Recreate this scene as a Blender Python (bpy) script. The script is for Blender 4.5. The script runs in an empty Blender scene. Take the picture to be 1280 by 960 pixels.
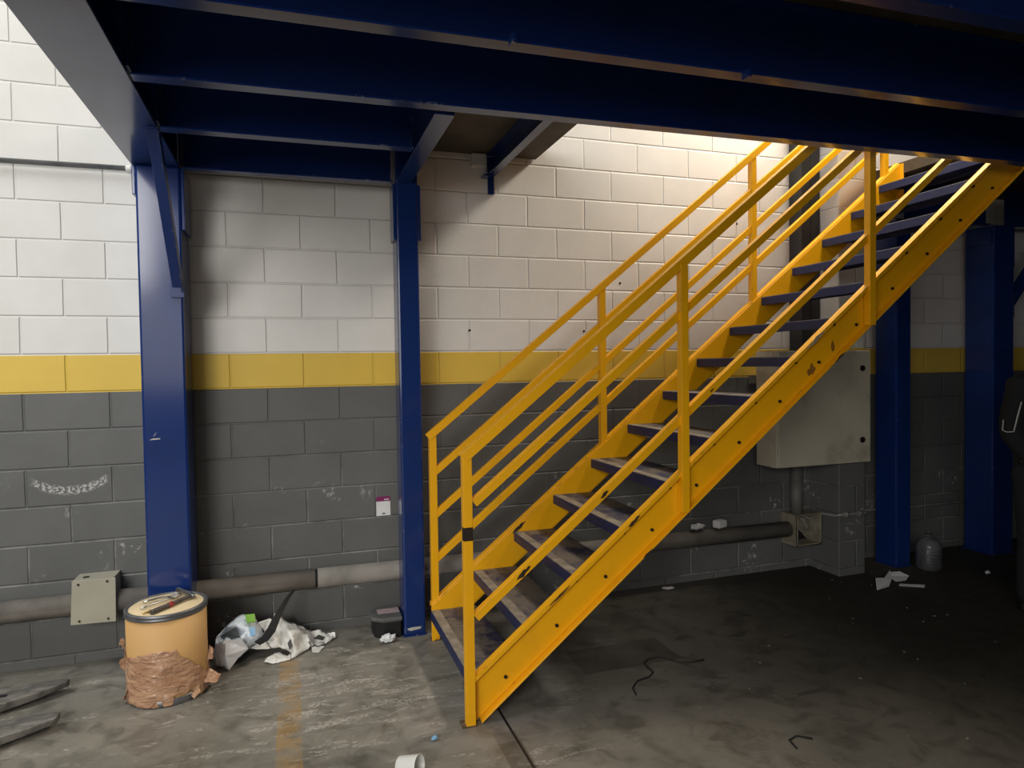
import bpy, bmesh, math, random
from mathutils import Vector, Matrix, noise
random.seed(7)
C = bpy.context.scene.collection
PI = math.pi

# ------------------------------------------------------------------ materials
def new_mat(name):
    m = bpy.data.materials.new(name); m.use_nodes = True
    nt = m.node_tree; b = nt.nodes['Principled BSDF']
    return m, nt, b
def N(nt, typ, **kw):
    n = nt.nodes.new(typ)
    for k, v in kw.items():
        if k in n.inputs.keys(): n.inputs[k].default_value = v
        else: setattr(n, k, v)
    return n
def L(nt, a, b): nt.links.new(a, b)
def math_node(nt, op, a, b=None, c=None, clamp=False):
    n = nt.nodes.new('ShaderNodeMath'); n.operation = op; n.use_clamp = clamp
    for i, v in enumerate((a, b, c)):
        if v is None: continue
        if isinstance(v, (int, float)): n.inputs[i].default_value = v
        else: nt.links.new(v, n.inputs[i])
    return n.outputs[0]
def ramp01(nt, v, lo, hi):
    n = nt.nodes.new('ShaderNodeMapRange'); n.interpolation_type = 'SMOOTHSTEP'
    nt.links.new(v, n.inputs['Value']); n.inputs['From Min'].default_value = lo; n.inputs['From Max'].default_value = hi
    return n.outputs['Result']
def mix(nt, fac, a, b):
    n = nt.nodes.new('ShaderNodeMix'); n.data_type = 'RGBA'
    for sock, v in ((n.inputs['Factor'], fac), (n.inputs['A'], a), (n.inputs['B'], b)):
        if isinstance(v, (int, float)): sock.default_value = v
        elif isinstance(v, tuple): sock.default_value = (*v, 1) if len(v) == 3 else v
        else: nt.links.new(v, sock)
    # colour sockets are those of type RGBA
    return n.outputs['Result']
def mixc(nt, fac, a, b):
    n = nt.nodes.new('ShaderNodeMixRGB')
    for i, v in enumerate((fac, a, b)):
        if isinstance(v, (int, float)): n.inputs[i].default_value = v
        elif isinstance(v, tuple): n.inputs[i].default_value = (*v, 1)
        else: nt.links.new(v, n.inputs[i])
    return n.outputs[0]
def coords(nt):
    tc = nt.nodes.new('ShaderNodeTexCoord'); return tc.outputs['Object']
def noise_tex(nt, co, scale, detail=4, rough=.55, stretch=None, dist=0):
    if stretch:
        mp = nt.nodes.new('ShaderNodeMapping'); mp.inputs['Scale'].default_value = stretch
        nt.links.new(co, mp.inputs['Vector']); co = mp.outputs[0]
    n = N(nt, 'ShaderNodeTexNoise', Scale=scale, Detail=detail, Roughness=rough, Distortion=dist)
    nt.links.new(co, n.inputs['Vector'])
    return n.outputs['Fac']
def bump(nt, b, h, strength=.3, dist=.01):
    n = N(nt, 'ShaderNodeBump', Strength=strength, Distance=dist)
    nt.links.new(h, n.inputs['Height']); nt.links.new(n.outputs[0], b.inputs['Normal'])

def mat(name, col, rough=.5, metal=0, var=.15, scale=8, bumps=0, spec=.5, col2=None, trans=0, coat=0, bscale=None):
    m, nt, b = new_mat(name)
    co = coords(nt); f = noise_tex(nt, co, scale, 5)
    f = ramp01(nt, f, .3, .7)
    c2 = col2 or tuple(c * (1 - var) for c in col)
    L(nt, mixc(nt, f, c2, col), b.inputs['Base Color'])
    b.inputs['Roughness'].default_value = rough; b.inputs['Metallic'].default_value = metal
    b.inputs['Specular IOR Level'].default_value = spec
    b.inputs['Transmission Weight'].default_value = trans
    b.inputs['Coat Weight'].default_value = coat
    if bumps: bump(nt, b, noise_tex(nt, co, bscale or scale * 6, 4), bumps, .004)
    return m

def paint(name, col, chip, rough=.3, amount=.66, edge=.5, dirt=(.05, .04, .03), dirtamt=.3, grime_scale=5, coat=0.0):
    """painted steel: worn on its edges, a few chips, faint grime"""
    m, nt, b = new_mat(name)
    co = coords(nt)
    n1 = noise_tex(nt, co, 22, 6, .65); n2 = noise_tex(nt, co, grime_scale, 5, .6)
    bev = N(nt, 'ShaderNodeBevel'); bev.samples = 3; bev.inputs['Radius'].default_value = .006
    geo = N(nt, 'ShaderNodeNewGeometry')
    dp = N(nt, 'ShaderNodeVectorMath', operation='DOT_PRODUCT')
    L(nt, bev.outputs[0], dp.inputs[0]); L(nt, geo.outputs['Normal'], dp.inputs[1])
    e = math_node(nt, 'SUBTRACT', 1.0, dp.outputs['Value'])
    e = ramp01(nt, e, .02, .14)
    em = math_node(nt, 'MULTIPLY', e, ramp01(nt, n1, .60 - .12 * edge, .66 - .08 * edge))
    em = math_node(nt, 'MULTIPLY', em, ramp01(nt, noise_tex(nt, co, 3.1, 2), .5, .58))
    cm = ramp01(nt, n1, amount + .07, amount + .1)
    k = math_node(nt, 'MAXIMUM', em, cm, clamp=True)
    g = math_node(nt, 'MULTIPLY', ramp01(nt, n2, .48, .75), dirtamt)
    base = mixc(nt, g, col, dirt)
    L(nt, mixc(nt, k, base, chip), b.inputs['Base Color'])
    r = math_node(nt, 'MULTIPLY_ADD', n2, .22, rough - .1)
    L(nt, r, b.inputs['Roughness'])
    b.inputs['Coat Weight'].default_value = coat; b.inputs['Coat Roughness'].default_value = .13
    if coat: b.inputs['Specular IOR Level'].default_value = .12
    bump(nt, b, math_node(nt, 'MULTIPLY_ADD', noise_tex(nt, co, 3, 2), 1.0, math_node(nt, 'MULTIPLY', k, -.4)), .12, .01)
    return m

M = {}
YEL = (.92, .445, .003)
M['yellow'] = paint('stair_yellow_paint', YEL, (.05, .022, .012), .42, .70, .55, (.45, .19, .01), .16)
M['blue'] = paint('blue_gloss_paint', (.007, .028, .145), (.5, .5, .48), .34, .74, .25, (.010, .018, .05), .35, 3, .8)
M['tread_blue'] = paint('tread_blue_paint', (.009, .019, .085), (.22, .21, .2), .42, .68, .7, (.016, .017, .022), .5, 9)
M['bolt'] = mat('dark_bolt', (.03, .018, .012), .6, .3)
M['steel'] = mat('worn_steel', (.32, .31, .30), .38, .9, .4, 20)
M['chrome'] = mat('tool_steel', (.55, .54, .52), .28, 1, .3, 30)
M['darksteel'] = mat('dark_steel', (.13, .12, .11), .45, .6, .4, 14)
M['black'] = mat('black_plastic', (.012, .012, .013), .45, 0, .2, 20)
M['rubber'] = mat('black_rubber', (.014, .014, .015), .7, 0, .3, 20)
M['white_plastic'] = mat('white_plastic', (.78, .77, .73), .35, 0, .06, 10)
M['paper'] = mat('white_paper', (.74, .74, .74), .8, 0, .08, 14)
M['deck'] = mat('deck_board', (.10, .075, .048), .65, 0, .45, 5, .2)
M['beige'] = mat('beige_enamel', (.43, .40, .31), .5, 0, .12, 6, .05)
M['grey_enamel'] = paint('grey_enamel', (.56, .52, .41), (.10, .09, .07), .45, .70, .2, (.16, .13, .09), .45, 4)
M['duct'] = mat('grey_duct', (.035, .035, .036), .45, .2, .3, 5)
M['pvc'] = mat('dusty_grey_pipe', (.27, .245, .215), .65, 0, .35, 6, .1)
M['conduit'] = mat('galvanised_conduit', (.30, .30, .29), .4, .15, .3, 12)
M['cardboard'] = mat('tan_fibreboard', (.62, .36, .135), .6, 0, .08, 4)
M['lidwood'] = mat('pale_lid', (.78, .62, .38), .55, 0, .12, 7)
M['ring'] = mat('galvanised_ring', (.24, .245, .26), .42, .7, .3, 14)
M['red'] = mat('red_band', (.30, .03, .03), .5)
M['sky_blue'] = mat('pale_blue_print', (.25, .48, .70), .5)
M['green'] = mat('green_print', (.22, .46, .06), .5)
M['magenta'] = mat('magenta_print', (.20, .012, .10), .5, 0, .03)
M['ink'] = mat('black_ink', (.03, .03, .035), .6)
M['skin'] = mat('skin', (.42, .23, .15), .5, 0, .08, 20)
M['hair'] = mat('dark_hair', (.012, .009, .007), .55, 0, .4, 60, .4)
M['cloth'] = mat('black_cloth', (.010, .010, .011), .9, 0, .3, 60, .3)
M['trouser'] = mat('charcoal_cloth', (.012, .012, .014), .9, 0, .3, 60, .3)
M['piping'] = mat('pale_piping', (.45, .45, .43), .7)
M['pinklabel'] = mat('faded_pink_label', (.50, .36, .36), .7, 0, .3, 25)

def tape_mat():
    m, nt, b = new_mat('brown_packing_tape'); co = coords(nt)
    f = ramp01(nt, noise_tex(nt, co, 9, 6, .6, (1, 1, 2.4)), .35, .65)
    L(nt, mixc(nt, f, (.40, .215, .125), (.56, .335, .20)), b.inputs['Base Color'])
    b.inputs['Roughness'].default_value = .25
    v = N(nt, 'ShaderNodeTexVoronoi', Scale=10); v.distance = 'CHEBYCHEV'; L(nt, co, v.inputs['Vector'])
    h = math_node(nt, 'ADD', v.outputs['Distance'], noise_tex(nt, co, 13, 3, .5, (1, 1, 1.8), 1.5))
    bump(nt, b, h, 1.0, .016); return m
M['tape'] = tape_mat()
def sack_mat(name, base, tint, dark, th):
    m, nt, b = new_mat(name); co = coords(nt)
    f = ramp01(nt, noise_tex(nt, co, 9, 4, .6), .4, .65); g = ramp01(nt, noise_tex(nt, co, 13, 3, .5, None, .8), th, th + .03)
    c = mixc(nt, f, base, tint); L(nt, mixc(nt, g, c, dark), b.inputs['Base Color'])
    b.inputs['Roughness'].default_value = .42
    bump(nt, b, noise_tex(nt, co, 22, 5, .6, None, 1.2), .7, .012); return m
M['sack_a'] = sack_mat('printed_plastic_sack', (.74, .79, .84), (.58, .65, .72), (.10, .11, .12), .66)
M['sack_b'] = sack_mat('crumpled_woven_sack', (.84, .82, .77), (.66, .64, .59), (.10, .10, .09), .69)
def clear_mat():
    m, nt, b = new_mat('clear_plastic')
    b.inputs['Base Color'].default_value = (.93, .96, .97, 1); b.inputs['Roughness'].default_value = .08
    b.inputs['Transmission Weight'].default_value = .97; b.inputs['IOR'].default_value = 1.35
    bump(nt, b, noise_tex(nt, coords(nt), 30, 3), .4, .01); return m
M['clear'] = clear_mat()

def wall_mat():
    m, nt, b = new_mat('painted_block_wall'); co = coords(nt)
    sp = N(nt, 'ShaderNodeSeparateXYZ'); L(nt, co, sp.inputs[0])
    X, Z = sp.outputs['X'], sp.outputs['Z']
    cb = N(nt, 'ShaderNodeCombineXYZ')
    wob = noise_tex(nt, co, 2.2, 2)
    L(nt, math_node(nt, 'ADD', math_node(nt, 'ADD', X, 12.0), math_node(nt, 'MULTIPLY_ADD', wob, .012, -.006)), cb.inputs[0])
    L(nt, math_node(nt, 'ADD', Z, 4.0 - 1.65), cb.inputs[1])
    br = N(nt, 'ShaderNodeTexBrick', Scale=1.0)
    br.offset = .5; br.offset_frequency = 2; br.squash = 1
    br.inputs['Brick Width'].default_value = .4; br.inputs['Row Height'].default_value = .2
    br.inputs['Mortar Size'].default_value = .008; br.inputs['Mortar Smooth'].default_value = .8; br.inputs['Bias'].default_value = 0
    br.inputs['Color1'].default_value = (0, 0, 0, 1); br.inputs['Color2'].default_value = (1, 1, 1, 1)
    L(nt, cb.outputs[0], br.inputs['Vector'])
    groove = br.outputs['Fac']
    bc = N(nt, 'ShaderNodeSeparateColor'); L(nt, br.outputs['Color'], bc.inputs[0])
    n1 = noise_tex(nt, co, 3.0, 5, .6); n2 = noise_tex(nt, co, 28, 5, .65); n3 = noise_tex(nt, co, 70, 3, .6)
    vary = math_node(nt, 'MULTIPLY_ADD', bc.outputs[0], .35, math_node(nt, 'MULTIPLY', ramp01(nt, n1, .3, .7), .65))
    white = mixc(nt, vary, (.72, .70, .66), (.80, .785, .75))
    yellow = mixc(nt, vary, (.72, .49, .075), (.79, .54, .085))
    dark = mixc(nt, vary, (.112, .113, .108), (.140, .141, .136))
    # dusty scuffs on the dark paint: random ones, dust along the joints near the floor, and one long curved chalk mark
    scuff = math_node(nt, 'MULTIPLY', ramp01(nt, noise_tex(nt, co, 4.3, 2, .4), .61, .70), ramp01(nt, n2, .52, .62))
    low = math_node(nt, 'SUBTRACT', 1.0, ramp01(nt, Z, .35, 1.35), clamp=True)
    scuff = math_node(nt, 'MULTIPLY', scuff, low)
    u = math_node(nt, 'DIVIDE', math_node(nt, 'SUBTRACT', X, .0), .185)
    zc = math_node(nt, 'MULTIPLY_ADD', math_node(nt, 'MULTIPLY', u, u), .062, .928)
    d = math_node(nt, 'ABSOLUTE', math_node(nt, 'SUBTRACT', Z, zc))
    arc = math_node(nt, 'SUBTRACT', 1.0, ramp01(nt, d, .012, .03), clamp=True)
    arc = math_node(nt, 'MULTIPLY', arc, math_node(nt, 'SUBTRACT', 1.0, ramp01(nt, math_node(nt, 'ABSOLUTE', u), .85, 1.0), clamp=True))
    arc = math_node(nt, 'MULTIPLY', arc, ramp01(nt, n3, .45, .56))
    dust = math_node(nt, 'MULTIPLY', math_node(nt, 'MULTIPLY', groove, ramp01(nt, n1, .42, .6)), math_node(nt, 'MULTIPLY', low, .4))
    sc = math_node(nt, 'MAXIMUM', math_node(nt, 'MAXIMUM', scuff, arc), dust, clamp=True)
    dark = mixc(nt, math_node(nt, 'MULTIPLY', sc, .8), dark, (.55, .54, .51))
    c = mixc(nt, math_node(nt, 'GREATER_THAN', Z, 1.447), dark, yellow)
    c = mixc(nt, math_node(nt, 'GREATER_THAN', Z, 1.646), c, white)
    L(nt, c, b.inputs['Base Color'])
    b.inputs['Roughness'].default_value = .5; b.inputs['Specular IOR Level'].default_value = .35
    h = math_node(nt, 'ADD', math_node(nt, 'MULTIPLY', groove, -1.0), math_node(nt, 'MULTIPLY', n2, .12))
    h = math_node(nt, 'ADD', h, math_node(nt, 'MULTIPLY', n1, .35))
    bump(nt, b, h, .8, .006)
    return m
M['wall'] = wall_mat()

def floor_mat():
    m, nt, b = new_mat('stained_concrete_floor'); co = coords(nt)
    sp = N(nt, 'ShaderNodeSeparateXYZ'); L(nt, co, sp.inputs[0]); X, Y = sp.outputs['X'], sp.outputs['Y']
    n1 = noise_tex(nt, co, 1.3, 6, .6, None, .4); n2 = noise_tex(nt, co, 7, 6, .65, None, .6); n3 = noise_tex(nt, co, 60, 4, .6)
    streak = noise_tex(nt, co, 3.2, 6, .62, (1.0, 3.4, 1), 1.6)
    c = mixc(nt, ramp01(nt, n1, .3, .7), (.15, .138, .112), (.25, .23, .195))
    c = mixc(nt, math_node(nt, 'MULTIPLY', ramp01(nt, n2, .46, .66), .6), c, (.085, .078, .062))
    mp = N(nt, 'ShaderNodeMapping'); mp.inputs['Rotation'].default_value = (0, 0, .55); mp.inputs['Scale'].default_value = (1, 4.2, 1); L(nt, co, mp.inputs['Vector'])
    st2 = noise_tex(nt, mp.outputs[0], 2.4, 7, .68, None, 1.1)
    swx = math_node(nt, 'DIVIDE', math_node(nt, 'SUBTRACT', X, 1.45), .75); swy = math_node(nt, 'DIVIDE', math_node(nt, 'ADD', Y, .95), .55)
    spill = math_node(nt, 'SUBTRACT', 1.0, ramp01(nt, math_node(nt, 'ADD', math_node(nt, 'MULTIPLY', swx, swx), math_node(nt, 'MULTIPLY', swy, swy)), .1, 1.0), clamp=True)
    streak = math_node(nt, 'MULTIPLY_ADD', spill, .045, math_node(nt, 'MAXIMUM', streak, st2))
    lime = math_node(nt, 'MULTIPLY', ramp01(nt, streak, .565, .70), ramp01(nt, n3, .38, .58))
    lime = math_node(nt, 'MULTIPLY', lime, math_node(nt, 'SUBTRACT', 1.0, ramp01(nt, X, 1.9, 2.8), clamp=True))
    c = mixc(nt, math_node(nt, 'MULTIPLY', lime, .78), c, (.46, .425, .375))
    # floor colour darkened beyond the stair, standing in for the dim light
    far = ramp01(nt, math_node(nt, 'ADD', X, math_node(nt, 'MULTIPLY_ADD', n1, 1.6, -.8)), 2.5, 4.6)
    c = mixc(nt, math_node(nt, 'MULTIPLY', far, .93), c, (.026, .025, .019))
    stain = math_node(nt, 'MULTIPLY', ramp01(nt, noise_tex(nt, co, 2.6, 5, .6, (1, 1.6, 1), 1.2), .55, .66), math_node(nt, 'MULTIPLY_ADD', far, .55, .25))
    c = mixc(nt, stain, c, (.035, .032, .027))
    # worn yellow floor line
    w = math_node(nt, 'ABSOLUTE', math_node(nt, 'SUBTRACT', X, 1.085))
    line = math_node(nt, 'MULTIPLY', math_node(nt, 'LESS_THAN', w, .052), ramp01(nt, noise_tex(nt, co, 9, 5, .6), .32, .62))
    line = math_node(nt, 'MULTIPLY', line, math_node(nt, 'LESS_THAN', Y, -.36))
    c = mixc(nt, math_node(nt, 'MULTIPLY', line, .5), c, (.36, .20, .045))
    # repaired rectangular patches and the saw-cut joint
    def rect(x0, x1, y0, y1):
        a = math_node(nt, 'MULTIPLY', math_node(nt, 'GREATER_THAN', X, x0), math_node(nt, 'LESS_THAN', X, x1))
        e = math_node(nt, 'MULTIPLY', math_node(nt, 'GREATER_THAN', Y, y0), math_node(nt, 'LESS_THAN', Y, y1))
        return math_node(nt, 'MULTIPLY', a, e)
    p = math_node(nt, 'MAXIMUM', rect(2.5, 3.05, -1.06, -.78), rect(1.9, 2.0, -1.8, -1.42))
    c = mixc(nt, math_node(nt, 'MULTIPLY', p, .5), c, (.05, .046, .038))
    pale = rect(1.55, 2.3, -1.5, -1.05)
    c = mixc(nt, math_node(nt, 'MULTIPLY', pale, .18), c, (.33, .30, .27))
    j = math_node(nt, 'LESS_THAN', math_node(nt, 'ABSOLUTE', math_node(nt, 'SUBTRACT', X, 1.985)), .006)
    j2 = math_node(nt, 'LESS_THAN', math_node(nt, 'ABSOLUTE', math_node(nt, 'ADD', Y, 4.2)), .006)
    j = math_node(nt, 'MAXIMUM', j, j2)
    c = mixc(nt, j, c, (.02, .018, .016))
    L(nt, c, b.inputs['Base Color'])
    wet = ramp01(nt, n2, .42, .62)
    r = math_node(nt, 'MULTIPLY_ADD', wet, -.22, .58)
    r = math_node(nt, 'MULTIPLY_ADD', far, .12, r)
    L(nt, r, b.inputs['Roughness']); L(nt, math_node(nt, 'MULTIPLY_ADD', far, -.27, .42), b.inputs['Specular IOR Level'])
    h = math_node(nt, 'ADD', math_node(nt, 'MULTIPLY', n2, .6), math_node(nt, 'MULTIPLY', n3, .18))
    h = math_node(nt, 'ADD', h, math_node(nt, 'MULTIPLY', j, -1.0))
    bump(nt, b, h, .35, .012)
    return m
M['floor'] = floor_mat()

def tread_top_mat():
    m, nt, b = new_mat('worn_tread_top'); co = coords(nt)
    n1 = noise_tex(nt, co, 5, 6, .65); n2 = noise_tex(nt, co, 30, 5, .65)
    f = ramp01(nt, math_node(nt, 'MULTIPLY_ADD', n2, .35, math_node(nt, 'MULTIPLY', n1, .75)), .44, .62)
    c = mixc(nt, f, (.014, .020, .06), (.13, .112, .092))
    L(nt, c, b.inputs['Base Color']); b.inputs['Roughness'].default_value = .5
    bump(nt, b, n2, .25, .004); return m
M['tread_top'] = tread_top_mat()
M['nosing'] = mat('worn_nosing_strip', (.33, .29, .24), .5, .15, .5, 16, .3)

# ------------------------------------------------------------------ mesh helpers
class MB:
    def __init__(s): s.v = []; s.f = []; s.mi = []; s.cur = 0; s.smooth = set()
    def add(s, vs, fs, smooth=False):
        o = len(s.v); s.v += [tuple(v) for v in vs]
        for f in fs:
            if smooth: s.smooth.add(len(s.f))
            s.f.append([i + o for i in f]); s.mi.append(s.cur)
        return s
    def box(s, x0, x1, y0, y1, z0, z1, R=None, o=(0, 0, 0)):
        vs = [Vector((x, y, z)) for z in (z0, z1) for y in (y0, y1) for x in (x0, x1)]
        if R is not None: vs = [R @ v for v in vs]
        vs = [v + Vector(o) for v in vs]
        return s.add(vs, [(0, 2, 3, 1), (4, 5, 7, 6), (0, 1, 5, 4), (2, 6, 7, 3), (0, 4, 6, 2), (1, 3, 7, 5)])
    def prism(s, poly, ax, a, b):
        """poly: 2-D outline; ax: axis it is pushed along ('x': (y,z), 'y': (x,z), 'z': (x,y))"""
        def P(p, t): return {'x': (t, p[0], p[1]), 'y': (p[0], t, p[1]), 'z': (p[0], p[1], t)}[ax]
        n = len(poly); vs = [P(p, a) for p in poly] + [P(p, b) for p in poly]
        fs = [list(range(n)), list(range(2 * n - 1, n - 1, -1))] + [(i, n + i, n + (i + 1) % n, (i + 1) % n) for i in range(n)]
        return s.add(vs, fs)
    def sweep(s, prof, p0, p1, side, up=(0, 0, 1)):
        """profile (u along side, v along up') carried straight from p0 to p1"""
        p0, p1 = Vector(p0), Vector(p1); d = (p1 - p0).normalized()
        sd = Vector(side); sd = (sd - d * sd.dot(d)).normalized(); u2 = sd.cross(d)
        if u2.dot(Vector(up)) < 0: u2 = -u2
        n = len(prof)
        vs = [p0 + sd * a + u2 * b for a, b in prof] + [p1 + sd * a + u2 * b for a, b in prof]
        return s.add(vs, [list(range(n)), list(range(2 * n - 1, n - 1, -1))] + [(i, n + i, n + (i + 1) % n, (i + 1) % n) for i in range(n)])
    def tube(s, pts, r, n=12, caps=True):
        pts = [Vector(p) for p in pts]; rings = []; m = len(pts)
        rs = r if isinstance(r, (list, tuple)) else [r] * m
        ref = None
        for i, p in enumerate(pts):
            d = ((pts[min(i + 1, m - 1)] - pts[max(i - 1, 0)])).normalized()
            if ref is None:
                ref = Vector((0, 0, 1)) if abs(d.z) < .9 else Vector((1, 0, 0))
            a = (ref - d * ref.dot(d)).normalized(); ref = a; b = d.cross(a)
            rings.append([p + (a * math.cos(t) + b * math.sin(t)) * rs[i] for t in [2 * PI * k / n for k in range(n)]])
        vs = [v for rg in rings for v in rg]; fs = []
        for i in range(m - 1):
            for k in range(n): fs.append((i * n + k, i * n + (k + 1) % n, (i + 1) * n + (k + 1) % n, (i + 1) * n + k))
        s.add(vs, fs, True)
        if caps:
            o = len(s.v) - len(vs)
            s.f.append([o + k for k in range(n - 1, -1, -1)]); s.mi.append(s.cur)
            s.f.append([o + (m - 1) * n + k for k in range(n)]); s.mi.append(s.cur)
        return s
    def lathe(s, prof, c, n=40, closed=False, wob=None):
        c = Vector(c); m = len(prof); vs = []
        for i, (r, z) in enumerate(prof):
            for k in range(n):
                t = 2 * PI * k / n; rr = r + (wob(t, z) if wob else 0)
                vs.append(c + Vector((rr * math.cos(t), rr * math.sin(t), z)))
        fs = []
        for i in range(m - 1 if not closed else m):
            j = (i + 1) % m
            for k in range(n): fs.append((i * n + k, i * n + (k + 1) % n, j * n + (k + 1) % n, j * n + k))
        if not closed:
            if prof[0][0] > 1e-5: fs.append(list(range(n - 1, -1, -1)))
            if prof[-1][0] > 1e-5: fs.append([(m - 1) * n + k for k in range(n)])
        return s.add(vs, fs, True)
    def build(s, name, mats, parent=None, bevel=0, solid=0, auto=True, sub=0):
        me = bpy.data.meshes.new(name)
        base = Vector(parent.matrix_basis.translation) if parent else Vector()
        off = base
        if parent and parent.parent: off = base + Vector(parent.parent.matrix_basis.translation)
        me.from_pydata([tuple(Vector(v) - off) for v in s.v], [], s.f); me.update()
        mats = mats if isinstance(mats, list) else [mats]
        for m in mats: me.materials.append(m)
        for i, p in enumerate(me.polygons):
            p.material_index = s.mi[i]; p.use_smooth = i in s.smooth
        bm = bmesh.new(); bm.from_mesh(me); bmesh.ops.remove_doubles(bm, verts=bm.verts, dist=1e-6)
        bmesh.ops.recalc_face_normals(bm, faces=bm.faces); bm.to_mesh(me); bm.free()
        o = bpy.data.objects.new(name, me); C.objects.link(o)
        if parent: o.parent = parent
        if solid:
            md = o.modifiers.new('solid', 'SOLIDIFY'); md.thickness = solid; md.offset = 0
        if sub:
            md = o.modifiers.new('sub', 'SUBSURF'); md.levels = sub; md.render_levels = sub
        if bevel:
            md = o.modifiers.new('bevel', 'BEVEL'); md.width = bevel; md.segments = 2; md.limit_method = 'ANGLE'; md.angle_limit = math.radians(40)
            md.harden_normals = False
        return o
def tag(o, label=None, cat=None, group=None, kind=None):
    if label: o['label'] = label
    if cat: o['category'] = cat
    if group: o['group'] = group
    if kind: o['kind'] = kind
    return o
def thing(name, loc, label, cat, group=None):
    e = bpy.data.objects.new(name, None); e.location = loc; e.empty_display_size = .1; C.objects.link(e)
    return tag(e, label, cat, group)

# ------------------------------------------------------------------ the setting
o = MB().box(-7, 12, -9.5, .25, -.2, 0).build('floor', M['floor']); tag(o, kind='structure')
o = MB().box(-7, 12, 0, .2, -.2, 6.5).build('wall_back', M['wall']); tag(o, kind='structure')
o = MB().box(4.845, 5.085, -.29, .05, -.05, 6.5).build('trim_1', M['wall'], bevel=.008); tag(o, kind='structure')
mb = MB()
DZ0, DZ1 = 2.885, 2.965
mb.box(.42, 12, -9.5, -1.42, DZ0, DZ1)
mb.box(.42, 2.66, -1.42, -.006, DZ0, DZ1)
mb.box(5.30, 12, -1.42, -.02, DZ0, DZ1)
o = mb.build('ceiling', M['deck']); tag(o, kind='structure')

# ------------------------------------------------------------------ mezzanine steelwork
H = 2.60
def column(x0, x1, y0, y1, top, label, head=True, group='blue steel columns along the wall', gus=.0):
    c = thing('steel_column', ((x0 + x1) / 2, (y0 + y1) / 2, 0), label, 'column', group)
    MB().box(x0, x1, y0, y1, .004, top).build('shaft', M['blue'], c, bevel=.012)
    if head:
        hd = min(top, H)
        MB().box(x0 - .016, x0, y0 + .010, y1 - .03, hd - .32 if x1 - x0 < .15 else hd - .15, hd - .004).build('head_plate', M['blue'], c, bevel=.003)
        MB().box(x1, x1 + .016, y0 + .010, y1 - .03, hd - .32, hd - .004).build('head_plate', M['blue'], c, bevel=.003)
    e = .003 if x1 - x0 < .15 else .012
    MB().box(x0 - e, x1 + e, y0 - e, y1 + e, 0, .008).build('base_plate', M['blue'], c)
    return c
c1 = column(.402, .610, -.285, -.03, H, 'wide blue steel column behind the cardboard drum')
c2 = column(1.712, 1.838, -.280, -.115, H + .285, 'slim blue steel column at the foot of the yellow stairs')
column(5.388, 5.530, -.285, -.09, H, 'slim blue steel column with white papers at its foot', head=False)
c3 = column(6.360, 6.585, -.300, -.06, H, 'wide blue steel column beside the person in black')
M['scrape'] = mat('bare_scrape', (.55, .53, .48), .6, 0, .3, 60)
def scrape(c, pts, y):
    MB().prism(pts, 'y', y - .0008, y + .0004).build('paint_scrape', M['scrape'], [k for k in c.children if k.name.startswith('shaft')][0])
scrape(c1, [(.432, 1.203), (.482, 1.206), (.484, 1.211), (.45, 1.212)], -.285); scrape(c1, [(.451, 1.222), (.462, 1.238), (.468, 1.245), (.458, 1.226)], -.285)
scrape(c2, [(1.730, .050), (1.765, .054), (1.812, .052), (1.806, .040), (1.750, .034), (1.732, .040)], -.280)

def girder(x0, x1, ya, yb, label):
    DZ0 = globals()['DZ0'] - .0004
    g = thing('steel_girder', ((x0 + x1) / 2, (ya + yb) / 2, H), label, 'beam', 'main girders of the mezzanine')
    xm = (x0 + x1) / 2
    MB().box(x0, x1, ya, yb, H, H + .018).build('bottom_flange', M['blue'], g, bevel=.002)
    MB().box(xm - .006, xm + .006, ya, yb, H + .018, DZ0 - .018).build('web', M['blue'], g)
    MB().box(x0, x1, ya, yb, DZ0 - .018, DZ0).build('top_flange', M['blue'], g)
    for y in (-.26, -.95, -1.48, -2.25, -2.85):
        MB().box(xm + .006, x1 - .01, y - .005, y + .005, H + .018, DZ0 - .018).build('stiffener', M['blue'], g)
    return g
gd = girder(.385, .605, -9.0, -.004, 'heavy blue girder running overhead from the wide column behind the drum')

def channel(p0, p1, label, hgt=None, fl=.062, t=.008, name='steel_joist', group='blue joists under the mezzanine deck', z=H, ends=True):
    """C-section joist, open towards -side"""
    hgt = hgt or (DZ0 - .0004 - z)
    p0 = Vector((*p0, z)); p1 = Vector((*p1, z)); d = (p1 - p0).normalized()
    side = Vector((d.y, -d.x, 0))             # points to the camera side for a joist along +X
    j = thing(name, tuple((p0 + p1) / 2), label, 'joist', group)
    MB().sweep([(0, 0), (fl, 0), (fl, t), (0, t)], p0, p1, side).build('bottom_flange', M['blue'], j, bevel=.001)
    MB().sweep([(0, t), (t, t), (t, hgt - t), (0, hgt - t)], p0, p1, side).build('web', M['blue'], j)
    MB().sweep([(0, hgt - t), (fl, hgt - t), (fl, hgt), (0, hgt)], p0, p1, side).build('top_flange', M['blue'], j)
    return j
for y_ in (-.205, -.815, -1.36, -1.94, -2.50):
    MB().box(.606, .614, y_ - .085, y_ + .05, H + .02, DZ0 - .004).build('joist_cleat', M['blue'], gd)
jA = channel((.616, -1.36), (11.5, -1.66), 'blue joist crossing in front of the stairwell opening, third from the wall')
b = MB()
for xx in (.66,):
    b.box(xx - .03, xx + .03, -1.432, -1.372, H + .01, H + .2)
channel((.616, -.815), (1.708, -.835), 'short blue joist between wide column and slim column, second from the wall')
channel((.616, -.205), (1.694, -.225), 'short blue joist closest to the block wall, spanning from wide to slim column')
jC = channel((.616, -1.94), (11.5, -2.14), 'long blue joist crossing overhead with two short tabs under it')
channel((.616, -2.50), (11.5, -2.66), 'long blue joist nearest the camera at the top edge')
channel((5.53, -.215), (6.36, -.225), 'short blue joist between the two columns right of the stairs')
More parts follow.
